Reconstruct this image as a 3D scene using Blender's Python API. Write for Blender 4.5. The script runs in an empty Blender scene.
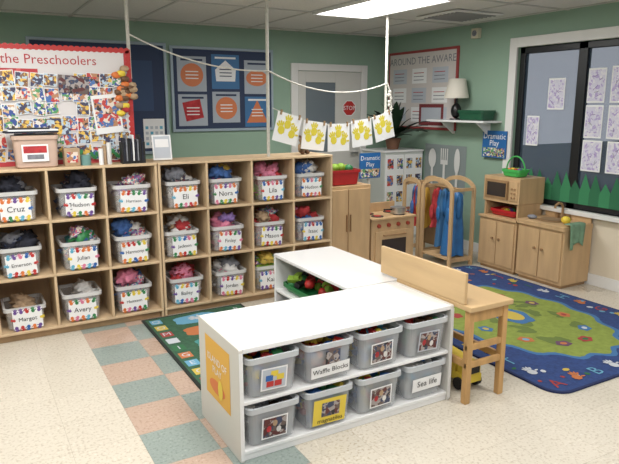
import bpy, math, random
from mathutils import Matrix, Vector, noise
random.seed(7)
R = random.Random(11)
scene = bpy.context.scene

# ------------------------------------------------------------------ colours
def lin(c):
    c = c/255.0
    return c/12.92 if c <= 0.04045 else ((c+0.055)/1.055)**2.4
def rgb(t): return (lin(t[0]), lin(t[1]), lin(t[2]), 1)
MATS = {}
def mat(name, col=(200,200,200), rough=0.6, metal=0, alpha=1, var=0.0, vscale=8, stretch=(1,1,1),
        bump=0.0, emit=0, spec=0.5, col2=None):
    if name in MATS: return MATS[name]
    m = bpy.data.materials.new(name); m.use_nodes = True
    nt = m.node_tree; N = nt.nodes; L = nt.links
    b = N['Principled BSDF']
    b.inputs['Base Color'].default_value = rgb(col)
    b.inputs['Roughness'].default_value = rough
    b.inputs['Metallic'].default_value = metal
    b.inputs['Alpha'].default_value = alpha
    b.inputs['Specular IOR Level'].default_value = spec
    if emit:
        b.inputs['Emission Color'].default_value = rgb(col)
        b.inputs['Emission Strength'].default_value = emit
    if var > 0 or col2 or bump:
        tc = N.new('ShaderNodeTexCoord'); mp = N.new('ShaderNodeMapping')
        mp.inputs['Scale'].default_value = stretch
        no = N.new('ShaderNodeTexNoise'); no.inputs['Scale'].default_value = vscale
        no.inputs['Detail'].default_value = 4
        L.new(tc.outputs['Object'], mp.inputs['Vector']); L.new(mp.outputs['Vector'], no.inputs['Vector'])
        cr = N.new('ShaderNodeValToRGB')
        cr.color_ramp.elements[0].position = .3; cr.color_ramp.elements[1].position = .7
        c1 = rgb(col)
        if col2: c2 = rgb(col2)
        else:
            c2 = tuple(min(1, x*(1+var)) for x in c1[:3])+(1,)
            c1 = tuple(x*(1-var) for x in c1[:3])+(1,)
        cr.color_ramp.elements[0].color = c1; cr.color_ramp.elements[1].color = c2
        L.new(no.outputs['Fac'], cr.inputs['Fac']); L.new(cr.outputs['Color'], b.inputs['Base Color'])
        if bump:
            bp = N.new('ShaderNodeBump'); bp.inputs['Strength'].default_value = bump
            bp.inputs['Distance'].default_value = .01
            L.new(no.outputs['Fac'], bp.inputs['Height']); L.new(bp.outputs['Normal'], b.inputs['Normal'])
    MATS[name] = m
    return m

def photo_mat(name, cols, scale=22):
    """blotchy procedural print, like a small snapshot"""
    m = bpy.data.materials.new(name); m.use_nodes = True
    nt = m.node_tree; N = nt.nodes; L = nt.links; b = N['Principled BSDF']
    b.inputs['Roughness'].default_value = .45
    tc = N.new('ShaderNodeTexCoord')
    vo = N.new('ShaderNodeTexVoronoi'); vo.inputs['Scale'].default_value = scale
    no = N.new('ShaderNodeTexNoise'); no.inputs['Scale'].default_value = scale*.8; no.inputs['Detail'].default_value = 2
    mx = N.new('ShaderNodeMix'); mx.data_type='FLOAT'; mx.inputs[0].default_value=.45
    sp = N.new('ShaderNodeSeparateColor')
    L.new(tc.outputs['Object'], vo.inputs['Vector']); L.new(tc.outputs['Object'], no.inputs['Vector'])
    L.new(vo.outputs['Color'], sp.inputs[0]); L.new(sp.outputs[0], mx.inputs[2]); L.new(no.outputs['Fac'], mx.inputs[3])
    cr = N.new('ShaderNodeValToRGB'); cr.color_ramp.interpolation='CONSTANT'
    els = cr.color_ramp.elements
    n=len(cols)
    els[0].position=0; els[0].color=rgb(cols[0]); els[1].position=.25; els[1].color=rgb(cols[1])
    for i in range(2,n):
        e = els.new(.25+.5*(i-1)/(n-1)); e.color=rgb(cols[i])
    L.new(mx.outputs[0], cr.inputs['Fac']); L.new(cr.outputs['Color'], b.inputs['Base Color'])
    MATS[name]=m; return m

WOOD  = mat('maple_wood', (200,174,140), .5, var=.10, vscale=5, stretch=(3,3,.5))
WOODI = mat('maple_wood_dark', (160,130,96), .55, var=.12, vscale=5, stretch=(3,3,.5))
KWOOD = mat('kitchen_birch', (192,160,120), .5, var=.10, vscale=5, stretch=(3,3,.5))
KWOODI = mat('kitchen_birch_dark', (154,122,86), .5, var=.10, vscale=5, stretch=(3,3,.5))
PINE  = mat('pine_wood', (184,144,92), .5, var=.16, vscale=6, stretch=(4,4,.6))
BIRCH = mat('birch_ply', (190,160,118), .5, var=.10, vscale=4, stretch=(.5,.5,4))
WHITE = mat('white_laminate', (226,226,226), .28)
SIDE = mat('shelf_side_laminate', (204,201,195), .4)
OFFW  = mat('offwhite_edge', (212,208,200), .5)
PAPER = mat('white_paper', (232,232,233), .8)
GREYP = mat('grey_paper', (184,190,200), .8)
BLACK = mat('black_ink', (25,25,28), .6)
RED = mat('red', (184,44,42), .5); ORANGE = mat('orange', (212,116,56), .5)
YEL = mat('yellow', (222,196,66), .5); GREEN = mat('green', (50,126,74), .5)
LIME = mat('lime', (140,176,60), .6); BLUE = mat('blue', (42,96,168), .5)
NAVY = mat('navy', (40,54,84), .7); CYAN = mat('cyan', (96,170,200), .5)
PINK = mat('pink', (210,120,150), .6); PURP = mat('purple', (104,72,144), .6)
TEAL = mat('teal', (60,130,130), .6); BROWN = mat('brown', (100,70,48), .6)
GREYC = mat('grey_cloth', (124,126,134), .9, var=.25, vscale=30); DARKC = mat('dark_cloth', (38,40,52), .9, var=.3, vscale=30)
WHITEC = mat('white_cloth', (212,210,208), .9, var=.12, vscale=30); TANC = mat('tan_cloth', (170,144,116), .9, var=.2, vscale=30)
CR=mat('red_cloth',(172,54,58),.9,var=.25,vscale=30); CP=mat('pink_cloth',(214,130,156),.9,var=.2,vscale=40); CB=mat('blue_cloth',(70,106,166),.9,var=.3,vscale=40)
CT_=mat('teal_cloth',(66,138,138),.9,var=.3,vscale=40); CPU=mat('lilac_cloth',(146,120,180),.9,var=.25,vscale=40); CY=mat('yellow_cloth',(214,184,88),.9,var=.2,vscale=40)
CPAT=photo_mat('patterned_cloth',[(210,205,200),(200,90,110),(90,150,160),(225,215,200),(120,80,140)],60)
CPAT2=photo_mat('patterned_cloth_dark',[(40,44,60),(110,60,70),(60,90,120),(190,180,170),(40,40,50)],50)
METAL = mat('brushed_metal', (190,190,192), .3, metal=.9)
CLEARBIN = mat('clear_plastic', (240,240,240), .2, alpha=.28)
GREYBIN = mat('grey_plastic', (218,222,226), .22, alpha=.34)
RIMG = mat('grey_plastic_rim', (196,200,204), .25, alpha=.85)
RIMC = mat('clear_plastic_rim', (226,226,226), .2, alpha=.7)
HC = [RED, ORANGE, YEL, GREEN, BLUE, PINK, PURP, CYAN]
PH = [photo_mat('photo_print_a', [(50,44,48),(176,126,92),(72,110,170),(222,208,196),(190,62,58)],38),
      photo_mat('photo_print_b', [(70,56,50),(206,170,138),(86,150,96),(230,224,218),(56,80,150)], 48),
      photo_mat('photo_print_c', [(110,70,50),(226,186,84),(130,96,74),(180,200,216),(60,60,90)], 44)]
PHD = photo_mat('photo_print_dark', [(28,28,34),(100,84,80),(52,62,90),(160,152,150),(90,40,40)], 40)

# ------------------------------------------------------------------ builder
TC = {}
def text_geo(s):
    if s in TC: return TC[s]
    cu = bpy.data.curves.new('t','FONT'); cu.body = s; cu.size = 1; cu.resolution_u = 2
    cu.align_x='CENTER'; cu.align_y='CENTER'
    ob = bpy.data.objects.new('t',cu); scene.collection.objects.link(ob)
    dg = bpy.context.evaluated_depsgraph_get(); dg.update()
    me = ob.evaluated_get(dg).to_mesh()
    V = [v.co.copy() for v in me.vertices]; F = [tuple(p.vertices) for p in me.polygons]
    ob.evaluated_get(dg).to_mesh_clear()
    bpy.data.objects.remove(ob); bpy.data.curves.remove(cu)
    TC[s]=(V,F); return TC[s]

def FR(kind, o):
    """local (x right, y up, z out) frame"""
    c = {'-Y':((1,0,0),(0,0,1),(0,-1,0)), '-X':((0,-1,0),(0,0,1),(-1,0,0)), 'Z':((1,0,0),(0,1,0),(0,0,1))}[kind]
    m = Matrix(((c[0][0],c[1][0],c[2][0],o[0]),(c[0][1],c[1][1],c[2][1],o[1]),(c[0][2],c[1][2],c[2][2],o[2]),(0,0,0,1)))
    return m

class B:
    def __init__(s): s.v=[]; s.f=[]; s.m=[]; s.sm=[]; s.mats=[]; s.M=Matrix.Identity(4)
    def add(s, V, F, m, smooth=False):
        b=len(s.v)
        s.v += [s.M @ Vector(p) for p in V]
        if m not in s.mats: s.mats.append(m)
        i = s.mats.index(m)
        for f in F: s.f.append(tuple(b+k for k in f)); s.m.append(i); s.sm.append(smooth)
    def box(s,x0,x1,y0,y1,z0,z1,m):
        V=[(x0,y0,z0),(x1,y0,z0),(x1,y1,z0),(x0,y1,z0),(x0,y0,z1),(x1,y0,z1),(x1,y1,z1),(x0,y1,z1)]
        s.add(V,[(0,3,2,1),(4,5,6,7),(0,1,5,4),(1,2,6,5),(2,3,7,6),(3,0,4,7)],m)
    def rect(s,x0,y0,x1,y1,z,m): s.add([(x0,y0,z),(x1,y0,z),(x1,y1,z),(x0,y1,z)],[(0,1,2,3)],m)
    def rrect(s,cx,cy,w,h,z,m,a):
        ca,sa=math.cos(a),math.sin(a)
        V=[(cx+ca*x-sa*y, cy+sa*x+ca*y, z) for x,y in ((-w/2,-h/2),(w/2,-h/2),(w/2,h/2),(-w/2,h/2))]
        s.add(V,[(0,1,2,3)],m)
    def ell(s,cx,cy,rx,ry,z,m,a=0,n=14,wav=0,wn=0):
        ca,sa=math.cos(a),math.sin(a); V=[]
        for i in range(n):
            t=2*math.pi*i/n; k=1+wav*math.cos(wn*t); x=rx*k*math.cos(t); y=ry*k*math.sin(t)
            V.append((cx+ca*x-sa*y,cy+sa*x+ca*y,z))
        s.add(V,[tuple(range(n))],m)
    def hand(s,cx,cy,sz,z,m,a=0):
        s.ell(cx,cy,sz*.28,sz*.3,z,m,a,8)
        for k,(ang,l) in enumerate(((-.5,.36),(-.17,.44),(.15,.44),(.45,.38),(1.25,.3))):
            d=a+math.pi/2-ang; r=sz*(.25+l*.5)
            s.ell(cx+math.cos(d)*r,cy+math.sin(d)*r,sz*l*.5,sz*.075,z+.0002*(k+1),m,d,6)
    def text(s,t,cx,cy,size,z,m,a=0,sx=1):
        V,F=text_geo(t); ca,sa=math.cos(a),math.sin(a)
        s.add([(cx+ca*p.x*size*sx-sa*p.y*size, cy+sa*p.x*size*sx+ca*p.y*size, z) for p in V],F,m)
    def cyl(s,p0,p1,r0,r1,m,n=16,cap=True,smooth=True):
        p0=Vector(p0);p1=Vector(p1);d=(p1-p0).normalized()
        up=Vector((0,0,1)) if abs(d.z)<.95 else Vector((1,0,0))
        a=d.cross(up).normalized(); b=d.cross(a)
        V=[];F=[]
        for p,r in ((p0,r0),(p1,r1)):
            for i in range(n):
                t=2*math.pi*i/n; V.append(p+a*math.cos(t)*r+b*math.sin(t)*r)
        for i in range(n):
            j=(i+1)%n; F.append((i,i+n,j+n,j))
        s.add(V,F,m,smooth)
        if cap: s.add(V,[tuple(range(n)),tuple(range(2*n-1,n-1,-1))],m)
    def tube(s,pts,r,m,n=8):
        for a,b in zip(pts[:-1],pts[1:]): s.cyl(a,b,r,r,m,n)
    def lump(s,c,r,m,amp=.2,fr=2.5,n=12,seed=0,smooth=True):
        V=[];F=[];k=max(6,n//2)
        for i in range(k+1):
            ph=math.pi*i/k
            for j in range(n):
                th=2*math.pi*j/n
                d=Vector((math.sin(ph)*math.cos(th),math.sin(ph)*math.sin(th),math.cos(ph)))
                q=1+amp*noise.noise(d*fr+Vector((seed*3.1,seed*1.7,seed)))
                V.append((c[0]+d.x*r[0]*q,c[1]+d.y*r[1]*q,c[2]+d.z*r[2]*q))
        for i in range(k):
            for j in range(n):
                a=i*n+j;b=i*n+(j+1)%n; F.append((a,a+n,b+n,b))
        s.add(V,F,m,smooth)
    def loft(s,rings,m,smooth=True,c0=True,c1=True):
        n=len(rings[0]);V=[p for r in rings for p in r];F=[]
        for i in range(len(rings)-1):
            for j in range(n):
                a=i*n+j;b=i*n+(j+1)%n;F.append((a,b,b+n,a+n))
        s.add(V,F,m,smooth)
        if c0: s.add(rings[0],[tuple(range(n-1,-1,-1))],m)
        if c1: s.add(rings[-1],[tuple(range(n))],m)
    def prism(s,pts,m,axis,a0,a1):
        """extrude 2-D outline along axis"""
        def P(u,v,w): return {'X':(w,u,v),'Y':(u,w,v),'Z':(u,v,w)}[axis]
        n=len(pts);V=[P(u,v,a0) for u,v in pts]+[P(u,v,a1) for u,v in pts]
        F=[tuple(range(n)),tuple(range(2*n-1,n-1,-1))]+[(i,i+n,(i+1)%n+n,(i+1)%n) for i in range(n)]
        s.add(V,F,m)
    def make(s,name,bevel=0,parent=None):
        me=bpy.data.meshes.new(name); me.from_pydata([tuple(v) for v in s.v],[],s.f)
        for m in s.mats: me.materials.append(m)
        me.polygons.foreach_set('material_index',s.m); me.polygons.foreach_set('use_smooth',s.sm)
        me.update()
        ob=bpy.data.objects.new(name,me); scene.collection.objects.link(ob)
        if bevel:
            md=ob.modifiers.new('bevel','BEVEL'); md.width=bevel; md.segments=2; md.limit_method='ANGLE'; md.angle_limit=math.radians(50)
        if parent: ob.parent=parent
        return ob
def group(name, parts):
    e=bpy.data.objects.new(name,None); e.empty_display_size=.1; scene.collection.objects.link(e)
    for nm,b,bev in parts: b.make(nm,bev,e)
    return e

def rring(cx,cy,z,hx,hy,r,n=4):
    P=[]
    for qx,qy,a0 in ((1,1,0),(-1,1,90),(-1,-1,180),(1,-1,270)):
        for i in range(n+1):
            a=math.radians(a0+90*i/n)
            P.append((cx+qx*(hx-r)+r*math.cos(a), cy+qy*(hy-r)+r*math.sin(a), z))
    return P

# ------------------------------------------------------------------ dimensions
XW=4.75; YB=6.4; XL=-3.0; Y0=-2.6; ZC=2.38
# ------------------------------------------------------------------ room materials
WALLG = mat('sage_green_paint', (142,168,150), .75, var=.03, vscale=2, bump=.05)
CREAM = mat('cream_paint', (214,202,182), .7, var=.03, vscale=3)
TRIM = mat('white_trim', (222,221,219), .5)
BLKFR = mat('black_window_frame', (26,27,30), .4)
def floor_mat(name, base, spk, spk2):
    m=bpy.data.materials.new(name); m.use_nodes=True; nt=m.node_tree; N=nt.nodes; L=nt.links; b=N['Principled BSDF']
    tc=N.new('ShaderNodeTexCoord')
    v=N.new('ShaderNodeTexNoise'); v.inputs['Scale'].default_value=70; v.inputs['Detail'].default_value=3
    cr=N.new('ShaderNodeValToRGB'); e=cr.color_ramp.elements
    e[0].position=.36; e[0].color=rgb(spk); e[1].position=.46; e[1].color=rgb(base)
    e2=e.new(.62); e2.color=rgb(base); e3=e.new(.7); e3.color=rgb(spk2)
    L.new(tc.outputs['Object'],v.inputs['Vector']); L.new(v.outputs['Fac'],cr.inputs['Fac'])
    br=N.new('ShaderNodeTexBrick'); br.offset=0; br.inputs['Scale'].default_value=1
    br.inputs['Brick Width'].default_value=.305; br.inputs['Row Height'].default_value=.305
    br.inputs['Mortar Size'].default_value=.0012; br.inputs['Mortar Smooth'].default_value=.3
    br.inputs['Color1'].default_value=(1,1,1,1); br.inputs['Color2'].default_value=(.94,.94,.935,1)
    br.inputs['Mortar'].default_value=(.70,.68,.64,1)
    L.new(tc.outputs['Object'],br.inputs['Vector'])
    mx=N.new('ShaderNodeMix'); mx.data_type='RGBA'; mx.blend_type='MULTIPLY'; mx.inputs[0].default_value=1
    L.new(cr.outputs['Color'],mx.inputs[6]); L.new(br.outputs['Color'],mx.inputs[7]); L.new(mx.outputs[2],b.inputs['Base Color'])
    n2=N.new('ShaderNodeTexNoise'); n2.inputs['Scale'].default_value=1.6; n2.inputs['Detail'].default_value=3
    mr=N.new('ShaderNodeMapRange'); mr.inputs[3].default_value=.2; mr.inputs[4].default_value=.4
    L.new(tc.outputs['Object'],n2.inputs['Vector']); L.new(n2.outputs['Fac'],mr.inputs[0]); L.new(mr.outputs[0],b.inputs['Roughness'])
    MATS[name]=m; return m
FLC=floor_mat('cream_vinyl_tile',(202,194,180),(180,169,153),(213,207,196))
FLP=floor_mat('peach_vinyl_tile',(182,158,142),(164,138,122),(196,176,162))
FLT=floor_mat('teal_vinyl_tile',(140,151,146),(120,132,128),(160,170,164))

# floor with decorative tile stripe
T=.305; S0=.61
b=B()
def fl(x0,y0,x1,y1,m): b.rect(x0,y0,x1,y1,0,m)
fl(XL,Y0,S0,YB,FLC); fl(S0+2*T,Y0,XW,YB,FLC)
r=0
fl(S0,Y0,S0+2*T,-2.44,FLC)
y=-2.44
while y<YB-.001:
    y1=min(y+T,YB)
    fl(S0,y,S0+T,y1,FLP if r%2 else FLT); fl(S0+T,y,S0+2*T,y1,FLT if r%2 else FLP)
    y=y1; r+=1
b.make('floor')
b=B(); b.box(XL,XW+.12,YB,YB+.12,0,ZC,WALLG); b.make('wall_back')
b=B(); b.box(XL-.12,XL,Y0,YB+.12,0,ZC,WALLG); b.make('wall_left')
# right wall with window opening
WY0,WY1,WZ0,WZ1=1.0,4.30,.64,2.10
b=B()
b.box(XW,XW+.12,WY1,YB,0,ZC,WALLG); b.box(XW,XW+.12,Y0,WY0,0,ZC,WALLG)
b.box(XW,XW+.12,WY0,WY1,WZ1,ZC,WALLG); b.box(XW,XW+.12,WY0,WY1,0,WZ0,CREAM)
b.make('wall_right')
CEILM=mat('ceiling_tile',(210,209,206),.9,var=.05,vscale=60,bump=.15)
b=B(); b.box(XL,XW+.12,Y0,YB+.12,ZC,ZC+.1,CEILM); b.make('ceiling')
b=B(); gb=mat('ceiling_grid_metal',(184,183,180),.6)
x=2.85-.61*9
while x<XW: b.box(x-.012,x+.012,Y0,YB,ZC-.006,ZC,gb); x+=.61
yy=3.77-1.22*5
while yy<YB: b.box(XL,XW,yy-.012,yy+.012,ZC-.007,ZC,gb); yy+=1.22
b.make('trim_1')
b=B(); b.box(XW-.015,XW,Y0,YB,0,.1,TRIM); b.make('baseboard_right',.003)
b=B(); b.box(XL,XW-.015,YB-.015,YB,0,.1,TRIM); b.make('baseboard_back',.003)

# ------------------------------------------------------------------ window
b=B()
def fy(y0,y1,z0,z1,x0,x1,m,bb=None): (bb or b).box(x0,x1,y0,y1,z0,z1,m)
fy(WY1,WY1+.09,WZ0-.02,WZ1+.09,XW-.025,XW,TRIM); fy(WY0-.09,WY0,WZ0-.02,WZ1+.09,XW-.025,XW,TRIM)
fy(WY0,WY1,WZ1,WZ1+.09,XW-.025,XW,TRIM)
fy(WY0-.09,WY1+.09,WZ0-.04,WZ0,XW-.06,XW+.06,TRIM)
fr=B()
def ff(y0,y1,z0,z1): fr.box(XW+.03,XW+.085,y0,y1,z0,z1,BLKFR)
ff(WY0,WY1,WZ1-.06,WZ1); ff(WY0,WY1,WZ0,WZ0+.05)
for yv in (WY1-.06,WY0): ff(yv,yv+.06,WZ0,WZ1)
for yv in (3.56,2.55,1.75): ff(yv,yv+.09,WZ0,WZ1)
gl=B(); GLASS=mat('window_glass',(90,108,126),.03,alpha=.25)
gl.box(XW+.05,XW+.056,WY0+.05,WY1-.05,WZ0+.04,WZ1-.05,GLASS)
group('window_1',[('trim_frame',b,.004),('black_frame',fr,.004),('glass_pane',gl,0)])

# children's drawings on the glass
DP=photo_mat('crayon_scribble_paper',[(206,202,222),(212,210,226),(176,162,206),(222,220,228),(206,204,222)],40)
xg=XW+.028
for i,(y0,y1,z0,z1) in enumerate([(3.76,3.94,1.52,1.80),(4.02,4.16,1.18,1.46),(3.36,3.53,1.58,1.87),(3.36,3.53,1.28,1.56),
      (3.34,3.53,.99,1.26),(3.10,3.31,1.58,1.88),(3.10,3.31,1.28,1.56),(3.08,3.29,.99,1.26),(2.8,3.0,1.55,1.85),(2.8,3.0,1.2,1.5)]):
    p=B(); m0=FR('-X',(xg,(y0+y1)/2,(z0+z1)/2)); p.M=m0
    w=(y1-y0)/2; h=(z1-z0)/2
    p.rect(-w,-h,w,h,0,PAPER); p.rect(-w*.9,-h*.9,w*.9,h*.9,.001,DP)
    for k in range(6):
        p.rrect(R.uniform(-w*.5,w*.5),R.uniform(-h*.6,h*.6),w*R.uniform(.3,.7),.004,.0015+k*.0001,R.choice([PURP,CPU,GREYC,CPU]),R.uniform(0,3))
    p.make('child_drawing')
p=B(); p.M=FR('-X',(xg,0,0)); GR=mat('green_paper',(54,128,86),.8); GR2=mat('green_paper_dark',(42,106,72),.8)
yy=-4.22; k=0
while yy< -1.3:
    h1=.93+ (0.04 if k%3 else -.03)
    p.add([(yy,.69,.0002*k),(yy+.12,.69,.0002*k),(yy+.12,.80,.0002*k),(yy+.05,h1,.0002*k),(yy,.80,.0002*k)],[(0,1,2,3,4)],GR if k%2 else GR2)
    yy+=.10;k+=1
p.make('paper_grass_border')

# outdoors: building + ground
BR=mat('outdoor_building',(84,92,104),.8,var=.15,vscale=1)
b=B(); b.box(11,14,-6,7.0,-.3,6,BR)
for k in range(7):
    for z in (0.6,2.6):
        b.box(10.95,11.0,-5+k*1.7,-4+k*1.7,z,z+1.2,mat('outdoor_window',(30,38,50),.1))
        b.box(10.93,10.95,-5.08+k*1.7,-5+k*1.7,z-.08,z+1.28,TRIM); b.box(10.93,10.95,-4+k*1.7,-3.92+k*1.7,z-.08,z+1.28,TRIM)
b.make('outdoor_building')
b=B(); b.box(XW+.2,30,-15,20,-.4,-.3,mat('asphalt',(86,88,90),.9,var=.1)); b.make('outdoor_ground')
b=B()
b.cyl((8.2,4.8,-.3),(8.2,5.0,3.2),.16,.1,BROWN)
b.tube([(8.2,5.0,3.1),(8.5,5.6,4.0),(8.6,6.2,4.4)],.05,BROWN); b.tube([(8.2,4.95,2.6),(8.1,4.3,3.3),(8.2,3.9,4.2)],.05,BROWN)
b.tube([(8.2,4.93,1.9),(8.3,5.5,2.5),(8.4,6.1,2.7)],.04,BROWN)
for k in range(9): b.lump((8.2+R.uniform(-1,1),4.9+R.uniform(-1.3,1.3),3.9+R.uniform(-.6,.8)),(.55,.55,.45),mat('leaves',(52,70,48),.9),.5,3,12,k)
b.make('outdoor_tree')

# ------------------------------------------------------------------ ceiling lights, vent
DIFF=mat('light_diffuser',(255,254,250),.5,emit=5)
def panel(x,y):
    a=B()
    for (x0,x1,y0,y1) in ((x-.3,x+.3,y-.6,y-.575),(x-.3,x+.3,y+.575,y+.6),(x-.3,x-.275,y-.575,y+.575),(x+.275,x+.3,y-.575,y+.575)):
        a.box(x0,x1,y0,y1,ZC-.03,ZC-.008,TRIM)
    d=B(); d.box(x-.275,x+.275,y-.575,y+.575,ZC-.022,ZC-.012,DIFF)
    group('fluorescent_ceiling_light',[('frame',a,.002),('diffuser',d,0)])
    l=bpy.data.lights.new('panel_lamp','AREA'); l.shape='RECTANGLE'; l.size=.54; l.size_y=1.14; l.energy=LP; l.color=(1,.985,.96)
    o=bpy.data.objects.new('panel_lamp',l); o.location=(x,y,ZC-.035); scene.collection.objects.link(o)
LP=31
for (x,y) in ((3.15,4.38),(.1,3.16),(3.15,.72),(.1,.2),(-1.73,4.38),(1.32,1.94)):
    panel(x,y)
b=B(); VG=mat('vent_grey',(140,140,140),.5)
b.box(3.85,4.42,4.2,4.75,ZC-.02,ZC-.008,TRIM)
for k in range(9): b.box(3.9,4.37,4.25+k*.052,4.272+k*.052,ZC-.028,ZC-.02,VG)
b.make('air_vent')

# ------------------------------------------------------------------ cubby units
def cubby(x0,ncol,name):
    w=.3675; D=.38; yf=4.33; yb=yf+D; t=.018
    b=B(); L=w*ncol
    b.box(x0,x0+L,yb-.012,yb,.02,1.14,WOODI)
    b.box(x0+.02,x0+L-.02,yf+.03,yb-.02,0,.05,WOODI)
    for z in (.05,.42,.79,1.14): b.box(x0,x0+L,yf,yb-.012,z,z+t,WOOD)
    for i in range(ncol+1):
        xx=x0+i*w; xx=min(max(xx-t/2,x0),x0+L-t)
        for z0,z1 in ((.068,.42),(.438,.79),(.808,1.14)): b.box(xx,xx+t,yf+.001,yb-.012,z0,z1,WOOD)
    for xx in (x0,x0+L-t): b.box(xx,xx+t,yf+.002,yb-.002,0,.05,WOOD)
    return b.make(name,.003)
cubby(1.213,4,'cubby_shelf'); cubby(1.207-.3675*5,5,'cubby_shelf')

def hollow_bin(b,cx,cy,z,hx,hy,h,m,taper=.86,rim=.012,rm=None):
    t=.004
    r=.03
    A=[rring(cx,cy,z,hx*taper-.01,hy*taper-.01,r),rring(cx,cy,z+.008,hx*taper,hy*taper,r),rring(cx,cy,z+h-.025,hx-.006,hy-.006,r)]
    C=[rring(cx,cy,z+h-.025,hx-.006,hy-.006,r),rring(cx,cy,z+h-.025,hx+rim-.006,hy+rim-.006,r),
           rring(cx,cy,z+h,hx+rim-.006,hy+rim-.006,r),rring(cx,cy,z+h,hx-.008,hy-.008,r),rring(cx,cy,z+h-.02,hx-t-.008,hy-t-.008,r)]
    D=[rring(cx,cy,z+h-.02,hx-t-.008,hy-t-.008,r),rring(cx,cy,z+.012,hx*taper-t-.002,hy*taper-t-.002,r)]
    b.loft(A,m,False,True,False); b.loft(C,rm or m,False,False,False); b.loft(D,m,False,False,True)
def heap(b,cx,cy,z,hx,hy,h,cols,rr,n=7,over=.05):
    # crumpled clothes: irregular folded blobs stacked up
    for k in range(n):
        f=k/max(1,n-1)
        c=(cx+rr.uniform(-.38,.38)*hx,cy+rr.uniform(-.45,.2)*hy,z+.05+(h-.045)*f+over*.8*max(0,f-.4)+rr.uniform(-.01,.01))
        b.M=Matrix.Translation(c)@Matrix.Rotation(rr.uniform(-.5,.5),4,'X')@Matrix.Rotation(rr.uniform(-.35,.35),4,'Y')@Matrix.Rotation(rr.uniform(0,3),4,'Z')
        b.lump((0,0,0),(hx*rr.uniform(.42,.64),hx*rr.uniform(.4,.6),rr.uniform(.035,.052)),cols[rr.randrange(len(cols))],.9,3.6,20,rr.random()*20)
    b.M=Matrix.Identity(4)

def name_label(b,cx,y,cz,w,h,name,rr):
    b.M=FR('-Y',(cx,y,cz))@Matrix.Rotation(rr.uniform(-.05,.05),4,'Z')
    b.rect(-w/2,-h/2,w/2,h/2,0,PAPER)
    n=5
    for i in range(n):
        xx=-w/2+w*(i+.5)/n; o=rr.randrange(8)
        b.hand(xx,h/2-.018,.042,.001,HC[(i+o)%8],rr.uniform(-.5,.5)); b.hand(xx,-h/2+.016,.042,.001,HC[(i*3+o)%8],math.pi+rr.uniform(-.5,.5))
    for s in (-1,1):
        b.hand(s*(w/2-.008),0,.034,.0012,HC[rr.randrange(8)],-1.2*s)
    if name: b.text(name,0,0,min(.054,.155/max(4,len(name))*1.55),.0026,BLACK)
    b.M=Matrix.Identity(4)

rr=random.Random(5)
names={(0,2):'Cruz',(1,2):'Hudson',(2,2):'Harrison',(3,2):'Eli',(4,2):'Nora',(5,2):'Lila',(6,2):'Hudson',
 (0,1):'Emerson',(1,1):'Julian',(2,1):'Harmony',(3,1):'Jackson',(4,1):'Finley',(5,1):'Mason',(6,1):'Isaac',
 (0,0):'Margot',(1,0):'Avery',(2,0):'Matteson',(3,0):'Bailey',(4,0):'Jordan',(5,0):'Kai',(6,0):'Ruby'}
CLOTH=[[DARKC,DARKC,GREYC],[DARKC,CPAT2,NAVY],[CPAT,CPU,WHITEC],[GREYC,CPAT2,WHITEC],[CY,CPAT,CB],[CP,CR,CPAT,LIME],[CPU,CB,CP,WHITEC],
       [DARKC,NAVY,GREYC],[CT_,CPAT,CB,GREEN],[WHITEC,CB,CPAT],[TANC,WHITEC,CR],[CPU,CP,WHITEC],[CR,TANC,CPAT],[CR,CB,CP],
       [TANC,BROWN],[GREYC,WHITEC],[CPAT,CB,CP],[CR,CP,CPAT],[WHITEC,GREYC,CP],[LIME,CY,CPAT,WHITEC],[DARKC,CPU]]
w=.3675
colx={0:.10,1:.4695,2:.838,3:1.213,4:1.581,5:1.948,6:2.316}
for row,zf in ((0,.068),(1,.438),(2,.808)):
    for c in range(-2,7):
        x0=colx[c] if c>=0 else .10+c*w
        if (c,row) in ((6,0),): continue
        cx=x0+w/2+rr.uniform(-.02,.015); cy=4.33+.175+rr.uniform(-.01,.015)
        b=B(); hx,hy,h=.128,.145,.20
        if (c,row)==(0,0): h=.16
        hollow_bin(b,cx,cy,zf+.002,hx,hy,h,CLEARBIN,rm=RIMC)
        k=(2-row)*7+max(c,0)
        empty=(c,row) in ((0,0),(1,0),(2,2))
        heap(b,cx,cy,zf,hx,hy,h,CLOTH[k%len(CLOTH)],rr,4 if empty else 15,0 if empty else .085)
        name_label(b,cx+rr.uniform(-.012,.012),cy-hy-.009,zf+.088+(-.008 if (c,row)==(0,0) else 0),.185,.14,names.get((c,row),'Sam'),rr)
        b.make('clothes_bin')

# ------------------------------------------------------------------ low white shelf (front)
def panel_round(b,x0,x1,y0,y1,z0,z1,m,r=.03):
    P=[(y0,z0),(y1,z0)]
    for i in range(5):
        a=math.radians(90*i/4); P.append((y1-r+r*math.cos(a),z1-r+r*math.sin(a)))
    for i in range(5):
        a=math.radians(90+90*i/4); P.append((y0+r+r*math.cos(a),z1-r+r*math.sin(a)))
    b.prism(P,m,'X',x0,x1)
SX0,SX1,SY0,SY1,SH=.945,2.17,2.28,2.79,.54
b=B()
panel_round(b,SX0,SX0+.02,SY0,SY1,0,SH,SIDE,.012); panel_round(b,SX1-.02,SX1,SY0,SY1,0,SH,SIDE,.012)
b.box(SX0+.02,SX1-.02,SY0+.002,SY1-.002,SH-.026,SH-.001,WHITE)
b.box(SX0+.02,SX1-.02,SY0+.006,SY1-.01,.03,.05,WHITE); b.box(SX0+.02,SX1-.02,SY0+.006,SY1-.01,.268,.286,WHITE)
b.box(SX0+.02,SX1-.02,SY0+.01,SY0+.028,0,.03,WHITE)
b.box(SX0+.02,SX1-.02,SY1-.02,SY1-.01,.05,SH-.026,OFFW)
b2=B()
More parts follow.
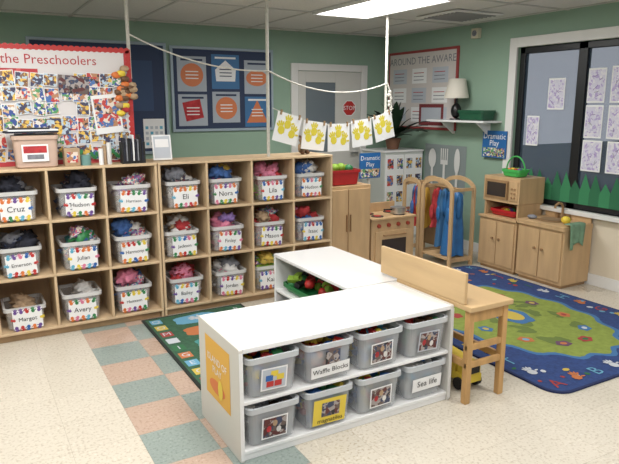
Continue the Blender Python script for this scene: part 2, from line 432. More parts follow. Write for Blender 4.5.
b2.box(SX0+.001,SX0+.019,SY0-.002,SY0,.01,SH-.02,WHITE); b2.box(SX1-.019,SX1-.001,SY0-.002,SY0,.01,SH-.02,WHITE)
p=B(); p.M=Matrix(((0,0,-1,SX0-.001),(-1,0,0,(SY0+SY1)/2),(0,1,0,.33),(0,0,0,1)))
YC=mat('orange_card',(222,170,72),.6)
p.rect(-.16,-.15,.15,.15,0,YC); p.text('ISLAND OF',-.01,.05,.05,.001,PAPER); p.text('PLAY',-.01,0,.05,.001,PAPER); p.ell(-.01,-.08,.10,.035,.001,ORANGE,0,20); p.ell(.03,-.075,.03,.05,.0015,YEL,0,12)
group('low_toy_shelf',[('shelf_carcass',b,.004),('edge_band',b2,0),('orange_poster',p,0)])

labs=[[('photo',None),('yellow','magnatiles'),('photo',None),('text','Sea life')],
      [('legos',None),('text','Waffle Blocks'),('photo',None),('dark',None)]]
rr=random.Random(9)
bw=(SX1-SX0-.04)/4
BINCOL=[[[GREYC,WHITEC,BROWN],[GREEN,YEL,BLUE,RED],[BLUE,RED,YEL,GREEN],[WHITEC,CYAN,BLUE,WHITEC]],
        [[RED,BLUE,YEL,GREEN],[YEL,RED,ORANGE,BLUE],[RED,BLUE,BROWN,CYAN,YEL],[DARKC,GREEN,BROWN,RED]]]
for row in (0,1):
    zf=.052 if row==0 else .288
    for c in range(4):
        cx=SX0+.02+bw*(c+.5); hx=.130; hy=.17; h=.195; cy=SY0+.17-.005
        b=B(); hollow_bin(b,cx,cy,zf,hx,hy,h,GREYBIN,.88,.01,RIMG)
        cols=BINCOL[row][c]
        for k in range(95):
            q=rr.choice(cols)
            z=zf+rr.uniform(.03,h-.02); f=.88+.12*(z-zf)/h
            x=cx+rr.uniform(-.10,.10)*f; y=cy+rr.uniform(-.140,.12)*f
            if k%3==0: b.lump((x,y,z),(.022,.022,.02),q,.1,2,8,k)
            else:
                b.M=Matrix.Translation((x,y,z))@Matrix.Rotation(rr.uniform(0,3),4,'Z')@Matrix.Rotation(rr.uniform(-.7,.7),4,'X'); b.box(-.024,.024,-.013,.013,-.012,.012,q); b.M=Matrix.Identity(4)
        kind,tx=labs[row][c]
        tl=math.atan((hy*.12)/h)
        b.M=FR('-Y',(cx,cy-hy*.94-.008,zf+.09))@Matrix.Rotation(tl*1.0,4,'X')@Matrix.Rotation(rr.uniform(-.05,.05),4,'Z')
        if kind in('photo','legos','dark'):
            b.rect(-.065,-.06,.065,.05,.0,PAPER if kind!='dark' else GREYP)
            b.rect(-.058,-.053,.058,.043,.001,PHD if kind!='legos' else GREYP)
            if kind=='legos':
                for (x,y,q) in ((-.02,-.03,RED),(.02,-.03,RED),(-.025,0,BLUE),(.03,.0,YEL),(0,.02,YEL)): b.rect(x-.018,y-.014,x+.018,y+.014,.002,q)
            else:
                for (x,y,q) in ((-.03,-.01,CR),(.02,-.02,WHITEC),(.0,.015,TANC)): b.ell(x,y,.012,.016,.002,q)
        elif kind=='yellow':
            b.rect(-.095,-.07,.085,.065,0,YEL); b.rect(-.05,-.03,.05,.045,.001,PHD); b.text(tx,0,-.05,.034,.002,BLACK)
        else:
            if tx=='Sea life': b.rect(-.095,-.04,.095,.035,0,PAPER); b.text(tx,0,.0,.048,.002,BLACK)
            else:
                b.rect(-.105,-.06,.105,.0,0,PAPER); b.text(tx,0,-.03,.035,.002,BLACK); b.rect(-.03,.0,.05,.07,.001,PHD)
        b.make('toy_bin')

# second low shelf, perpendicular, opening to the left
b=B(); X0,X1,YA,YZ=1.84,2.32,2.805,3.75
b.box(X0,X1,YA,YZ,SH-.022,SH,WHITE)
for yv in (YA,YZ-.02): b.box(X0,X1,yv,yv+.02,0,SH-.022,WHITE)
b.box(X0+.004,X1-.01,YA+.02,YZ-.02,.03,.05,WHITE); b.box(X0+.004,X1-.01,YA+.02,YZ-.02,.268,.286,WHITE)
b.box(X0+.01,X0+.028,YA+.02,YZ-.02,0,.03,WHITE); b.box(X1-.012,X1-.001,YA+.02,YZ-.02,.05,SH-.022,OFFW)
b.make('low_toy_shelf',.004)
def tray(x0,x1,y0,y1,z,m,name,n,cols,sd,h=.06):
    b=B(); q=random.Random(sd)
    hollow_bin(b,(x0+x1)/2,(y0+y1)/2,z,(x1-x0)/2,(y1-y0)/2,h,m,.9,.008)
    for k in range(n):
        x=q.uniform(x0+.04,x1-.05); y=q.uniform(y0+.05,y1-.05)
        if k%2: b.lump((x,y,z+.05+q.uniform(0,.07)),(.035,.035,.03),q.choice(cols),.2,2,10,k)
        else:
            b.M=Matrix.Translation((x,y,z+.07+q.uniform(0,.06)))@Matrix.Rotation(q.uniform(0,3),4,'Z')@Matrix.Rotation(q.uniform(-.6,.6),4,'X'); b.box(-.05,.05,-.02,.02,-.015,.015,q.choice(cols)); b.M=Matrix.Identity(4)
    b.make(name)
tray(1.87,2.2,3.25,3.68,.288,mat('green_plastic',(36,116,64),.35),'toy_tray',30,[GREEN,RED,BLACK,LIME,RED],1)
tray(1.87,2.2,2.86,3.2,.288,mat('green_plastic'),'toy_tray',26,[RED,RED,GREEN,BLUE],2)
tray(1.87,2.2,3.25,3.68,.052,mat('blue_plastic',(50,100,170),.35),'toy_tray',14,[ORANGE,RED,YEL],3)
tray(1.87,2.2,2.86,3.2,.052,mat('green_plastic'),'toy_tray',14,[BLUE,RED,GREEN],4)

# ------------------------------------------------------------------ wooden workbench
b=B(); lw=.036
for (x,y) in ((2.195,2.19),(2.44,2.19),(2.195,2.74),(2.44,2.74)): b.box(x,x+lw,y,y+lw,0,.522,PINE)
b.box(2.182,2.49,2.17,2.79,.522,.55,BIRCH)
for z in (.20,.30): b.box(2.195,2.476,2.195,2.215,z,z+.035,PINE); b.box(2.195,2.476,2.752,2.772,z,z+.035,PINE)
b.box(2.2,2.22,2.226,2.74,.2,.24,PINE); b.box(2.45,2.47,2.226,2.74,.2,.24,PINE)
b.box(2.2,2.47,2.196,2.214,.455,.522,PINE); b.box(2.452,2.47,2.226,2.74,.455,.522,PINE)
b.box(2.182,2.2,2.22,2.95,.551,.72,BIRCH)
b.box(2.2,2.22,2.24,2.28,.55,.70,PINE); b.box(2.2,2.22,2.7,2.74,.55,.70,PINE)
b.make('wooden_workbench',.004)
b=B()
b.box(2.3,2.42,2.30,2.52,.045,.09,YEL); b.box(2.31,2.41,2.30,2.38,.09,.16,YEL)
b.prism([(2.39,.09),(2.52,.09),(2.54,.17),(2.38,.15)],YEL,'X',2.3,2.42); b.box(2.32,2.40,2.295,2.3,.1,.15,BLACK)
for x in (2.285,2.41):
    for y in (2.35,2.47): b.cyl((x,y,.036),(x+.03,y,.036),.035,.035,BLACK,16)
b.make('toy_truck',.004)

# ------------------------------------------------------------------ rugs
RB=mat('rug_blue',(38,60,110),.95,var=.22,vscale=40,bump=.3)
RB2=mat('rug_light_blue',(60,104,150),.95); RL=mat('rug_lime',(124,138,62),.95,var=.14,vscale=30)
RO=mat('rug_olive',(96,112,54),.95); RG=mat('rug_green',(44,98,62),.95)
HR=[mat('rug_red',(150,56,54),.95),mat('rug_yellow',(184,162,72),.95),mat('rug_cyan',(96,150,178),.95),mat('rug_orange',(174,104,62),.95),RG,mat('rug_white',(180,184,190),.95)]
RP=mat('rug_plum',(96,66,90),.95)
RCX,RCY,RHX,RHY=3.5,3.15,.80,1.15
b=B(); b.loft([rring(RCX,RCY,.001,RHX,RHY,.12,6),rring(RCX,RCY,.012,RHX,RHY,.12,6)],mat('rug_edge',(28,40,80),.95),False)
b.M=FR('Z',(RCX,RCY,.0125)); b.add([ (x-RCX,y-RCY,0) for x,y,z in rring(RCX,RCY,0,RHX-.015,RHY-.015,.11,6)],[tuple(range(28))],RB)
q=random.Random(3)
b.ell(-.03,-.08,.58,.86,.0005,RB2,0,96,.035,16); b.ell(-.03,-.08,.545,.82,.001,RL,0,96,.035,16)
for k in range(26):
    a=q.uniform(0,6.28); d=q.uniform(.1,.8); b.ell(-.03+.46*d*math.cos(a),-.1+.72*d*math.sin(a),q.uniform(.03,.1),q.uniform(.02,.06),.0015+k*.00005,RO,q.uniform(0,3),12,.2,3)
for k in range(12):
    a=2*math.pi*k/12+.2; cx,cy=-.03+.38*math.cos(a),-.1+.6*math.sin(a)
    b.ell(cx,cy,.045,.055,.003,[RP,HR[0],RB2,HR[3]][k%4],a,14,.15,5); b.ell(cx,cy,.02,.025,.0035,HR[(k+1)%6],a,8)
b.ell(-.03,-.1,.13,.19,.003,RB2,0,24,.08,6); b.ell(-.03,-.1,.08,.12,.0035,HR[1],0,20)
al='ABCDEFGHIJKLMNOPQRSTUVWXYZ'; per=[]
xs=.69; ysz=1.05
for k in range(9): per.append((-xs+2*xs*k/8,-ysz))
for k in range(1,13): per.append((xs,-ysz+2*ysz*k/12))
for k in range(1,9): per.append((xs-2*xs*k/8,ysz))
for k in range(1,12): per.append((-xs,ysz-2*ysz*k/12))
for k,(x,y) in enumerate(per):
    if k%2==0: b.text(al[(k//2)%26],x,y,.13,.004,HR[k%6])
    else: b.hand(x,y,.11,.004,HR[(k+2)%6],q.uniform(-1,1))
for k in range(150):
    x=q.uniform(-.75,.75);y=q.uniform(-1.1,1.1)
    if ((x+.03)/.62)**2+((y+.1)/.92)**2>1: b.ell(x,y,q.uniform(.01,.022),q.uniform(.012,.03),.0025+k*.00001,HR[k%6],q.uniform(0,3),7)
b.make('alphabet_rug')
DG=mat('rug_dark_green',(48,84,62),.95,var=.2,vscale=40)
b=B(); b.box(1.03,1.82,3.05,4.32,.001,.01,mat('rug_black_edge',(28,36,32),.95))
b.M=FR('Z',(0,0,.0105)); b.rect(1.05,3.07,1.80,4.30,0,DG)
for i in range(9):
    y=3.14+i*.135
    for j,x in enumerate((1.11,1.74)):
        b.rect(x-.04,y-.045,x+.04,y+.045,.0005,HR[(i+j*2)%6]); b.text(al[i*2+j],x,y,.08,.001,HR[5])
for i in range(5):
    y=3.2+i*.24; b.ell(1.42,y,.2,.10,.0006,[RG,HR[0],TEAL,HR[3],HR[2]][i],0,24,.1,5); b.hand(1.42,y,.13,.001,HR[5],.3*i)
b.make('green_activity_rug')

# ------------------------------------------------------------------ play kitchen on right wall
def cabinet(b,x0,x1,y0,y1,h):
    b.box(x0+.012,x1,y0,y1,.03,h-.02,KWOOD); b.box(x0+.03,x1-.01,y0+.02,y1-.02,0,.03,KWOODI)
    b.box(x0-.01,x1,y0-.005,y1+.005,h-.02,h,KWOOD)
    ym=(y0+y1)/2
    for a,c in ((y0+.02,ym-.004),(ym+.004,y1-.02)): b.box(x0,x0+.012,a,c,.06,h-.04,KWOOD)
    for a in (ym-.04,ym+.04): b.cyl((x0,a,h*.6),(x0-.022,a,h*.6),.009,.012,KWOODI,10)
b=B(); cabinet(b,4.36,4.73,3.84,4.3,.52)
b.box(4.4,4.72,3.86,3.88,.52,.66,KWOOD); b.box(4.4,4.72,4.26,4.28,.52,.66,KWOOD); b.box(4.7,4.72,3.88,4.26,.52,.66,KWOODI)
b.box(4.39,4.72,3.85,4.29,.66,.9,KWOOD)
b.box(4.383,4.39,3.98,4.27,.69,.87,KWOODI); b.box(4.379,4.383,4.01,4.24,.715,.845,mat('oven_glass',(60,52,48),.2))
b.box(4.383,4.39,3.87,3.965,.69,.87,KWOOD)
b2=B()
for k in range(3):
    for j in range(2): b2.cyl((4.384,3.9+j*.035,.72+k*.04),(4.375,3.9+j*.035,.72+k*.04),.01,.01,KWOODI,10)
b2.box(4.37,4.383,3.985,3.995,.70,.86,KWOODI)
group('toy_microwave_cabinet',[('cabinet_body',b,.003),('controls',b2,0)])
b=B(); hollow_bin(b,4.52,4.07,.525,.1,.16,.06,mat('red_plastic',(176,36,40),.35),.9,.008)
for k in range(6): b.lump((4.52+R.uniform(-.05,.05),4.07+R.uniform(-.1,.1),.57),(.03,.035,.025),[GREEN,CYAN,YEL,ORANGE,PURP,RED][k],.1,2,10,k)
b.make('toy_food_tray')
b=B(); gpl=mat('green_basket_plastic',(66,170,84),.4)
hollow_bin(b,4.52,4.03,.902,.08,.11,.07,gpl,.85,.006)
b.tube([(4.52,4.03+.11*math.cos(a),.96+.13*math.sin(a)) for a in [math.pi*i/12 for i in range(13)]],.007,gpl)
for k in range(5): b.lump((4.52+R.uniform(-.04,.04),4.03+R.uniform(-.07,.07),.955),(.028,.028,.025),[RED,YEL,ORANGE,LIME,PURP][k],.1,2,10,k)
b.make('toy_shopping_basket')
b=B(); cabinet(b,4.36,4.73,3.32,3.82,.53)
b.box(4.35,4.73,3.315,3.825,.53,.55,KWOOD)
b.box(4.71,4.73,3.33,3.81,.55,.62,KWOOD)
b2=B(); b2.lump((4.54,3.6,.555),(.12,.12,.008),KWOODI,0); b2.ell(4.54,3.6,.095,.095,.5635,mat('sink_bowl',(140,112,82),.5),0,24)
b2.tube([(4.68,3.6,.55),(4.68,3.6,.66),(4.66,3.6,.69),(4.62,3.6,.70),(4.58,3.6,.68),(4.575,3.6,.655)],.011,KWOODI,10)
for y in (3.54,3.66): b2.cyl((4.68,y,.55),(4.68,y,.585),.014,.018,KWOODI,10); b2.box(4.655,4.705,y-.006,y+.006,.585,.595,KWOODI)
b2.lump((4.5,3.42,.585),(.04,.04,.035),YEL,.1,2,12,1); b2.lump((4.45,3.74,.57),(.035,.05,.02),GREYC,.1,2,12,2)
group('toy_sink_cabinet',[('cabinet_body',b,.003),('sink_and_tap',b2,0)])
# towel hanging off the sink side
b=B(); GT=mat('green_towel',(116,148,122),.95,var=.18,vscale=25,bump=.4)
V=[];F=[];nx=9;nz=10
for i in range(nz+1):
    for j in range(nx+1):
        s=j/nx; x=4.40+.2*s*(1-.25*i/nz)+.02*i/nz
        if i<2: y=3.36-.045*i; z=.562+.004
        else: y=3.302-.012*math.sin(s*14)*(i/nz)-.004; z=.565-.27*(i-2)/nz*(.85+.15*math.cos(s*5))
        V.append((x,y,z))
for i in range(nz):
    for j in range(nx): a=i*(nx+1)+j; F.append((a,a+1,a+nx+2,a+nx+1))
b.add(V,F,GT,True); o=b.make('dish_towel'); md=o.modifiers.new('thick','SOLIDIFY'); md.thickness=.006

# fridge
b=B(); b.box(2.84,3.28,4.62,4.96,.03,.84,KWOOD); b.box(2.86,3.26,4.64,4.94,0,.03,KWOODI)
b.box(2.855,3.02,4.605,4.62,.06,.81,KWOOD); b.box(3.03,3.265,4.605,4.62,.06,.81,KWOOD)
b.box(3.0,3.012,4.585,4.605,.42,.58,KWOODI); b.box(3.04,3.052,4.585,4.605,.42,.58,KWOODI)
b.make('toy_fridge',.004)
b=B(); hollow_bin(b,3.03,4.77,.842,.16,.12,.14,mat('red_plastic'),.88,.01)
for k in range(8): b.lump((3.03+R.uniform(-.09,.09),4.77+R.uniform(-.07,.07),.97+R.uniform(0,.03)),(.045,.045,.04),[LIME,GREEN,LIME,YEL][k%4],.1,2,12,k)
b.make('toy_food_bin')
# stove
b=B(); b.box(3.3,3.81,4.62,4.96,.03,.49,KWOOD); b.box(3.32,3.79,4.64,4.94,0,.03,KWOODI)
b.box(3.29,3.82,4.6,4.97,.49,.51,KWOOD); b.box(3.3,3.81,4.94,4.965,.51,.60,KWOOD)
b.box(3.34,3.77,4.605,4.62,.08,.38,KWOOD); b.box(3.41,3.70,4.598,4.605,.14,.30,mat('oven_glass'))
b.box(3.42,3.69,4.58,4.59,.335,.35,KWOODI)
for x in(3.43,3.68): b.box(x-.006,x+.006,4.588,4.605,.336,.349,KWOODI)
b2=B()
for k in range(4): b2.cyl((3.38+k*.115,4.618,.435),(3.38+k*.115,4.60,.435),.02,.018,mat('knob_red',(150,60,45),.4),14)
for (x,y) in ((3.42,4.7),(3.68,4.7),(3.42,4.86),(3.68,4.86)): b2.cyl((x,y,.51),(x,y,.516),.06,.06,mat('burner_black',(45,40,40),.5),22); b2.cyl((x,y,.516),(x,y,.518),.035,.035,RED,22)
group('toy_stove',[('stove_body',b,.004),('knobs_and_burners',b2,0)])
b=B()
b.cyl((3.68,4.72,.5185),(3.68,4.72,.58),.07,.075,METAL,20); b.tube([(3.61,4.72,.56),(3.5,4.70,.57)],.008,BLACK); b.make('toy_saucepan')

# dress-up rack with arched panels
b=B()
def arch(b,y0,y1,x,zt,t=.02,wd=.04):
    r=(y1-y0)/2; ym=(y0+y1)/2; ri=r-wd; zc=zt-r*.55
    out=[(y0,0)]+[(ym-r*math.cos(a),zc+r*.55*math.sin(a)) for a in [math.pi*i/16 for i in range(17)]]+[(y1,0)]
    inn=[(y0+wd,0)]+[(ym-ri*math.cos(a),zc+(r*.55-wd)*math.sin(a)) for a in [math.pi*i/16 for i in range(17)]]+[(y1-wd,0)]
    n=len(out); V=[(x,p[0],p[1]) for p in out]+[(x,p[0],p[1]) for p in inn]+[(x+t,p[0],p[1]) for p in out]+[(x+t,p[0],p[1]) for p in inn]
    F=[]
    for i in range(n-1):
        F+= [(i,i+n,i+n+1,i+1),(2*n+i,2*n+i+1,3*n+i+1,3*n+i),(i,i+1,2*n+i+1,2*n+i),(n+i,3*n+i,3*n+i+1,n+i+1)]
    F+=[(0,2*n,3*n,n),(n-1,2*n-1,4*n-1,3*n-1)]
    b.add(V,F,KWOOD)
arch(b,4.32,4.78,4.02,.87); arch(b,4.32,4.78,4.30,.87); arch(b,4.80,5.08,4.02,.83); arch(b,4.80,5.08,4.30,.83)
for y in (4.33,4.75,4.82,5.04): b.box(4.04,4.3,y,y+.02,.05,.09,KWOOD)
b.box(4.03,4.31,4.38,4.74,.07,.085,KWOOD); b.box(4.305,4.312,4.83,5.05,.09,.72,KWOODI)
b.cyl((4.17,4.35,.76),(4.17,5.05,.76),.012,.012,KWOODI,12)
for y in (4.33,4.745,5.045): b.box(4.04,4.3,y,y+.018,.745,.775,KWOOD)
b.make('dress_up_rack')
def garment(y,cols,l,wd,name,sd):
    b=B(); x=4.17
    n=24; rings=[]
    for i,(s,dx,zz) in enumerate(((.25,.02,.745),(1.0,.045,.71),(1.02,.06,.62),(.9,.07,.5),(1.0,.085,.38),(1.1,.10,.76-l))):
        ring=[]
        for k in range(n):
            a=2*math.pi*k/n; f=1+ .2*math.sin(a*5+sd)*(i/5)+.06*math.sin(a*9+sd*2)*(i/5)
            ring.append((x+dx*f*math.cos(a),y+wd*s*f*.5*math.sin(a),zz+.01*math.sin(a*3+sd)*(i/5)))
        rings.append(ring)
    b.loft(rings,cols[0],True)
    b.lump((x-.03,y+wd*.5,.6),(.03,.03,.13),cols[1],.3,2,10,sd); b.lump((x-.03,y-wd*.5,.6),(.03,.03,.13),cols[1],.3,2,10,sd+1)
    b.lump((x-.085,y,.5),(.012,.03,.08),cols[1],.1,2,10,sd)
    b.tube([(x,y,.745),(x,y,.775)],.004,METAL); b.make(name)
RC=mat('raincoat_blue',(44,104,160),.4,var=.2,vscale=8)
garment(4.45,[RC,RC],.66,.19,'dress_up_coat',1); garment(4.59,[mat('blue2',(60,106,146),.8),RC],.60,.07,'dress_up_coat',2)
garment(4.69,[CR,CR],.42,.045,'dress_up_vest',3); garment(4.90,[mat('gold_cloth',(204,160,62),.8),mat('gold_cloth')],.45,.09,'dress_up_vest',4)
garment(5.0,[CR,CB],.45,.05,'dress_up_vest',5)

# storage cabinet with photos in the corner + plant
b=B(); CW=mat('painted_cabinet',(186,190,186),.6)
b.box(4.16,4.71,5.6,6.05,.0,1.03,CW); b.box(4.15,4.72,5.59,6.06,1.03,1.05,WHITE)
b.box(4.17,4.43,5.59,5.6,.04,1.0,WHITE); b.box(4.44,4.70,5.59,5.6,.04,1.0,WHITE)
p=B(); p.M=FR('-Y',(4.435,5.588,.55))
for i in range(4):
    for j in range(4):
        x=-.2+i*.135; y=-.22+j*.19
        if R.random()<.85: p.rect(x-.05,y-.07,x+.05,y+.07,.0,PAPER); p.rect(x-.043,y-.06,x+.043,y+.06,.001,R.choice(PH))
group('storage_cabinet',[('cabinet_box',b,.004),('pinned_photos',p,0)])
b=B(); b.cyl((4.42,5.8,1.052),(4.42,5.8,1.16),.065,.09,mat('clay_pot',(120,84,64),.7),20); b.cyl((4.42,5.8,1.16),(4.42,5.8,1.18),.098,.098,mat('clay_pot'),20)
LF=mat('plant_leaf',(30,52,34),.5,var=.3,vscale=20)
for k in range(46):
    a=R.uniform(0,6.28); e=R.uniform(.5,1.45); l=R.uniform(.28,.70)
    base=Vector((4.42,5.8,1.17)); d=Vector((math.cos(a)*math.cos(e),math.sin(a)*math.cos(e),math.sin(e)))
    if d.x>0: l=min(l,.28/max(.001,d.x)*.9)
    side=d.cross(Vector((0,0,1))).normalized(); V=[];n=7
    for i in range(n):
        s=i/(n-1); c=base+d*l*s+Vector((0,0,-.22*s*s*l*1.6)); wv=.05*math.sin(math.pi*min(.98,s*.9+.08))
        V+=[c-side*wv,c+Vector((0,0,-.008)),c+side*wv]
    F=[]
    for i in range(n-1): q0=i*3; F+=[(q0,q0+1,q0+4,q0+3),(q0+1,q0+2,q0+5,q0+4)]
    b.add(V,F,LF,True)
b.make('potted_plant')

# ------------------------------------------------------------------ right-wall items
b=B(); b.box(XW-.26,XW,4.45,5.3,1.385,1.405,WHITE)
for y in (4.6,5.12): b.prism([(XW-.2,1.385),(XW,1.385),(XW,1.25),(XW-.02,1.25)],WHITE,'Y',y,y+.02)
b.make('wall_shelf',.002)
b=B(); LM=mat('lamp_black',(22,22,24),.35); LX,LY=4.62,4.98
b.cyl((LX,LY,1.406),(LX,LY,1.42),.065,.06,LM,24); b.lump((LX,LY,1.50),(.055,.055,.08),LM,0,2,20); b.cyl((LX,LY,1.55),(LX,LY,1.68),.014,.014,LM,12)
n=28;SHD=mat('lamp_shade',(216,210,198),.8)
b.loft([[(LX+r*math.cos(2*math.pi*i/n),LY+r*math.sin(2*math.pi*i/n),z) for i in range(n)] for r,z in ((.13,1.63),(.088,1.83),(.084,1.83),(.126,1.63))],SHD,True,False,False)
b.make('table_lamp')
b=B(); hollow_bin(b,4.62,4.68,1.407,.1,.18,.1,mat('dark_green_plastic',(30,82,58),.4),.9,.008); b.make('green_storage_bin')
b=B(); b.box(XW-.02,XW-.001,5.1,6.33,1.28,2.18,mat('board_frame_red',(154,64,64),.6))
p=B(); p.M=FR('-X',(XW-.021,5.715,1.73)); p.rect(-.585,-.42,.585,.42,0,mat('board_pale',(206,199,196),.8))
p.text('AROUND THE AWARE',0,.33,.115,.001,GREYC)
for i in range(3):
    for j in range(3):
        x=-.38+i*.36; y=-.28+j*.22; p.rect(x-.13,y-.085,x+.13,y+.085,.001,PAPER if (i+j)%2 else GREYP)
        for k in range(3): p.rect(x-.1,y-.05+k*.04,x+.08,y-.042+k*.04,.002,CR if k==2 else GREYC)
p.rect(.0,-.40,.42,-.16,.003,mat('dark_poster',(120,50,54),.7)); p.rect(.04,-.36,.38,-.2,.0035,GREYP)
group('bulletin_board_pinned_to_wall',[('frame',b,.003),('papers',p,0)])
b=B(); b.box(XW-.05,XW-.001,4.80,4.90,2.23,2.33,mat('beige_plastic',(206,198,176),.5)); b.cyl((XW-.05,4.85,2.28),(XW-.058,4.85,2.28),.03,.028,GREYC,16); b.make('wall_speaker',.006)
b=B(); b.M=FR('-X',(XW-.012,5.26,.85)); UT=mat('utensil_silver',(214,214,212),.5)
b.rect(-.34,-.26,.34,.27,-.008,mat('grey_card',(132,142,142),.8))
b.rect(-.218,-.22,-.182,.03,0,UT); b.ell(-.2,.11,.065,.11,.001,UT,0,20)
b.rect(-.018,-.22,.018,.05,0,UT); b.rect(-.06,.05,.06,.10,.001,UT)
for k in range(4): b.rect(-.06+k*.034,.09,-.042+k*.034,.23,.0012,UT)
b.rect(.19,-.22,.226,.0,0,UT); b.ell(.208,.1,.045,.14,.001,UT,0,20)
b.make('cutlery_wall_art')
def dsign(name,M,w,h,post=None):
    b=B(); b.M=M
    SB=mat('sign_blue',(34,98,160),.5)
    b.box(-w/2,w/2,-h/2,h/2,-.008,0,SB); b.text('Dramatic',0,h*.29,w*.25,.001,PAPER); b.text('Play',0,h*.04,w*.25,.001,PAPER)
    b.rect(-w*.45,-h*.46,w*.45,-h*.13,.0008,PH[1])
    if post:
        b.M=Matrix.Identity(4); x,y,z=post; b.box(x-.012,x+.012,y+.012,y+.03,.015,z,OFFW); b.box(x-.1,x+.1,y-.0,y+.18,0,.015,OFFW)
    b.make(name)
dsign('dramatic_play_sign',FR('-X',(XW-.04,4.50,1.17)),.32,.27)
dsign('dramatic_play_sign',FR('-Y',(3.53,4.99,.97)),.25,.25,(3.53,4.99,1.05))
# ------------------------------------------------------------------ back wall boards
LF2=mat('board_light_frame',(150,166,178),.5)
def bboard(name,x0,x1,z0,z1,parts):
    f=B(); t=.028
    for a in ((x0,x1,z0,z0+t),(x0,x1,z1-t,z1),(x0,x0+t,z0+t,z1-t),(x1-t,x1,z0+t,z1-t)): f.box(a[0],a[1],YB-.03,YB-.001,a[2],a[3],LF2)
    p=B(); p.box(x0+t,x1-t,YB-.015,YB-.001,z0+t,z1-t,NAVY)
    parts(p); group(name,[('frame',f,.003),('panel',p,0)])
PB=[mat('poster_blue',(54,108,156),.6),mat('poster_orange',(204,118,74),.6),mat('poster_grey',(166,174,184),.7)]
def cen(p):
    p.M=FR('-Y',(0,YB-.016,0))
    for r,(z0,z1) in enumerate(((1.70,2.06),(1.34,1.67))):
        for c,(x0,x1) in enumerate(((2.04,2.36),(2.42,2.74),(2.80,3.10))):
            dz=(.0,.03,-.02)[c]
            base=[PB[2],PB[0],PB[2]][c] if r==0 else [PB[2],PB[2],PB[0]][c]
            p.rect(x0,z0+dz,x1,z1+dz,0,base)
            cx=(x0+x1)/2; cz=(z0+z1)/2+dz
            col=[PB[1],PAPER,PB[1]][c] if r==0 else [CR,PB[1],PB[1]][c]
            if (r,c) in ((0,0),(1,1)): p.ell(cx,cz-.01,.125,.12,.001,col,0,24)
            elif (r,c)==(1,2): p.add([(cx-.13,cz-.12,.001),(cx+.13,cz-.12,.001),(cx,cz+.13,.001)],[(0,1,2)],col)
            elif (r,c)==(0,1): p.add([(cx-.11,cz-.1,.001),(cx+.11,cz-.1,.001),(cx+.12,cz+.02,.001),(cx,cz+.12,.001),(cx-.12,cz+.02,.001)],[(0,1,2,3,4)],col)
            elif (r,c)==(0,2): p.ell(cx,cz-.01,.13,.085,.001,col,0,24)
            else: p.rrect(cx,cz,.2,.2,.001,col,.2)
            for k in range(3): p.rect(cx-.07,cz-.05+k*.035,cx+.07,cz-.04+k*.035,.002,PAPER if col is not PAPER else NAVY)
            p.rect(x0+.04,z1+dz-.045,x1-.04,z1+dz-.025,.0015,PAPER if base is PB[0] else NAVY)
bboard('poster_board',1.97,3.15,1.28,2.16,cen)
def lef(p):
    p.M=FR('-Y',(0,YB-.016,0))
    for (x0,x1,z0,z1,m) in ((1.66,1.88,1.12,1.42,PAPER),(1.3,1.55,1.2,1.5,GREYP),(1.40,1.78,1.5,2.0,mat('poster_navy2',(50,70,104),.7)),(.8,1.1,1.5,2.0,GREYP)): p.rect(x0,z0,x1,z1,0,m)
    for i in range(4):
        for j in range(4): p.rect(1.68+i*.05,1.15+j*.055,1.71+i*.05,1.18+j*.055,.001,GREYP if (i+j)%3 else CYAN)
bboard('notice_board',.62,1.93,1.06,2.18,lef)
# door
f=B(); DX0,DX1,DZ=3.40,4.42,2.02
for a in ((DX0-.02,DX0+.07,0,DZ+.01),(DX1-.07,DX1+.02,0,DZ+.01),(DX0+.07,DX1-.07,DZ-.07,DZ+.01)): f.box(a[0],a[1],YB-.03,YB-.001,a[2],a[3],TRIM)
d=B(); DW=mat('door_paint',(204,203,198),.5)
x0,x1=DX0+.075,DX1-.075; d.box(x0,x0+.10,YB-.02,YB-.001,.01,DZ-.075,DW); d.box(x1-.36,x1,YB-.02,YB-.001,.01,DZ-.075,DW)
d.box(x0+.10,x1-.36,YB-.02,YB-.001,DZ-.2,DZ-.075,DW); d.box(x0+.10,x1-.36,YB-.02,YB-.001,.01,1.0,DW)
g=B(); g.box(x0+.10,x1-.36,YB-.008,YB-.001,1.0,DZ-.2,mat('door_glass',(112,122,130),.12))
s=B(); s.M=FR('-Y',(4.18,YB-.023,1.52))
s.add([(.1*math.cos(math.pi/8+i*math.pi/4),.1*math.sin(math.pi/8+i*math.pi/4),.001) for i in range(8)],[tuple(range(8))],PAPER)
s.add([(.09*math.cos(math.pi/8+i*math.pi/4),.09*math.sin(math.pi/8+i*math.pi/4),.002) for i in range(8)],[tuple(range(8))],RED); s.text('STOP',0,0,.07,.003,PAPER)
h=B(); h.cyl((x1-.06,YB-.02,.98),(x1-.06,YB-.07,.98),.012,.012,METAL,12); h.cyl((x1-.06,YB-.07,.98),(x1-.17,YB-.07,.98),.01,.01,METAL,12)
group('door_1',[('door_frame',f,.004),('door_leaf',d,.003),('door_glass_lite',g,0),('stop_sign',s,0),('door_handle',h,0)])

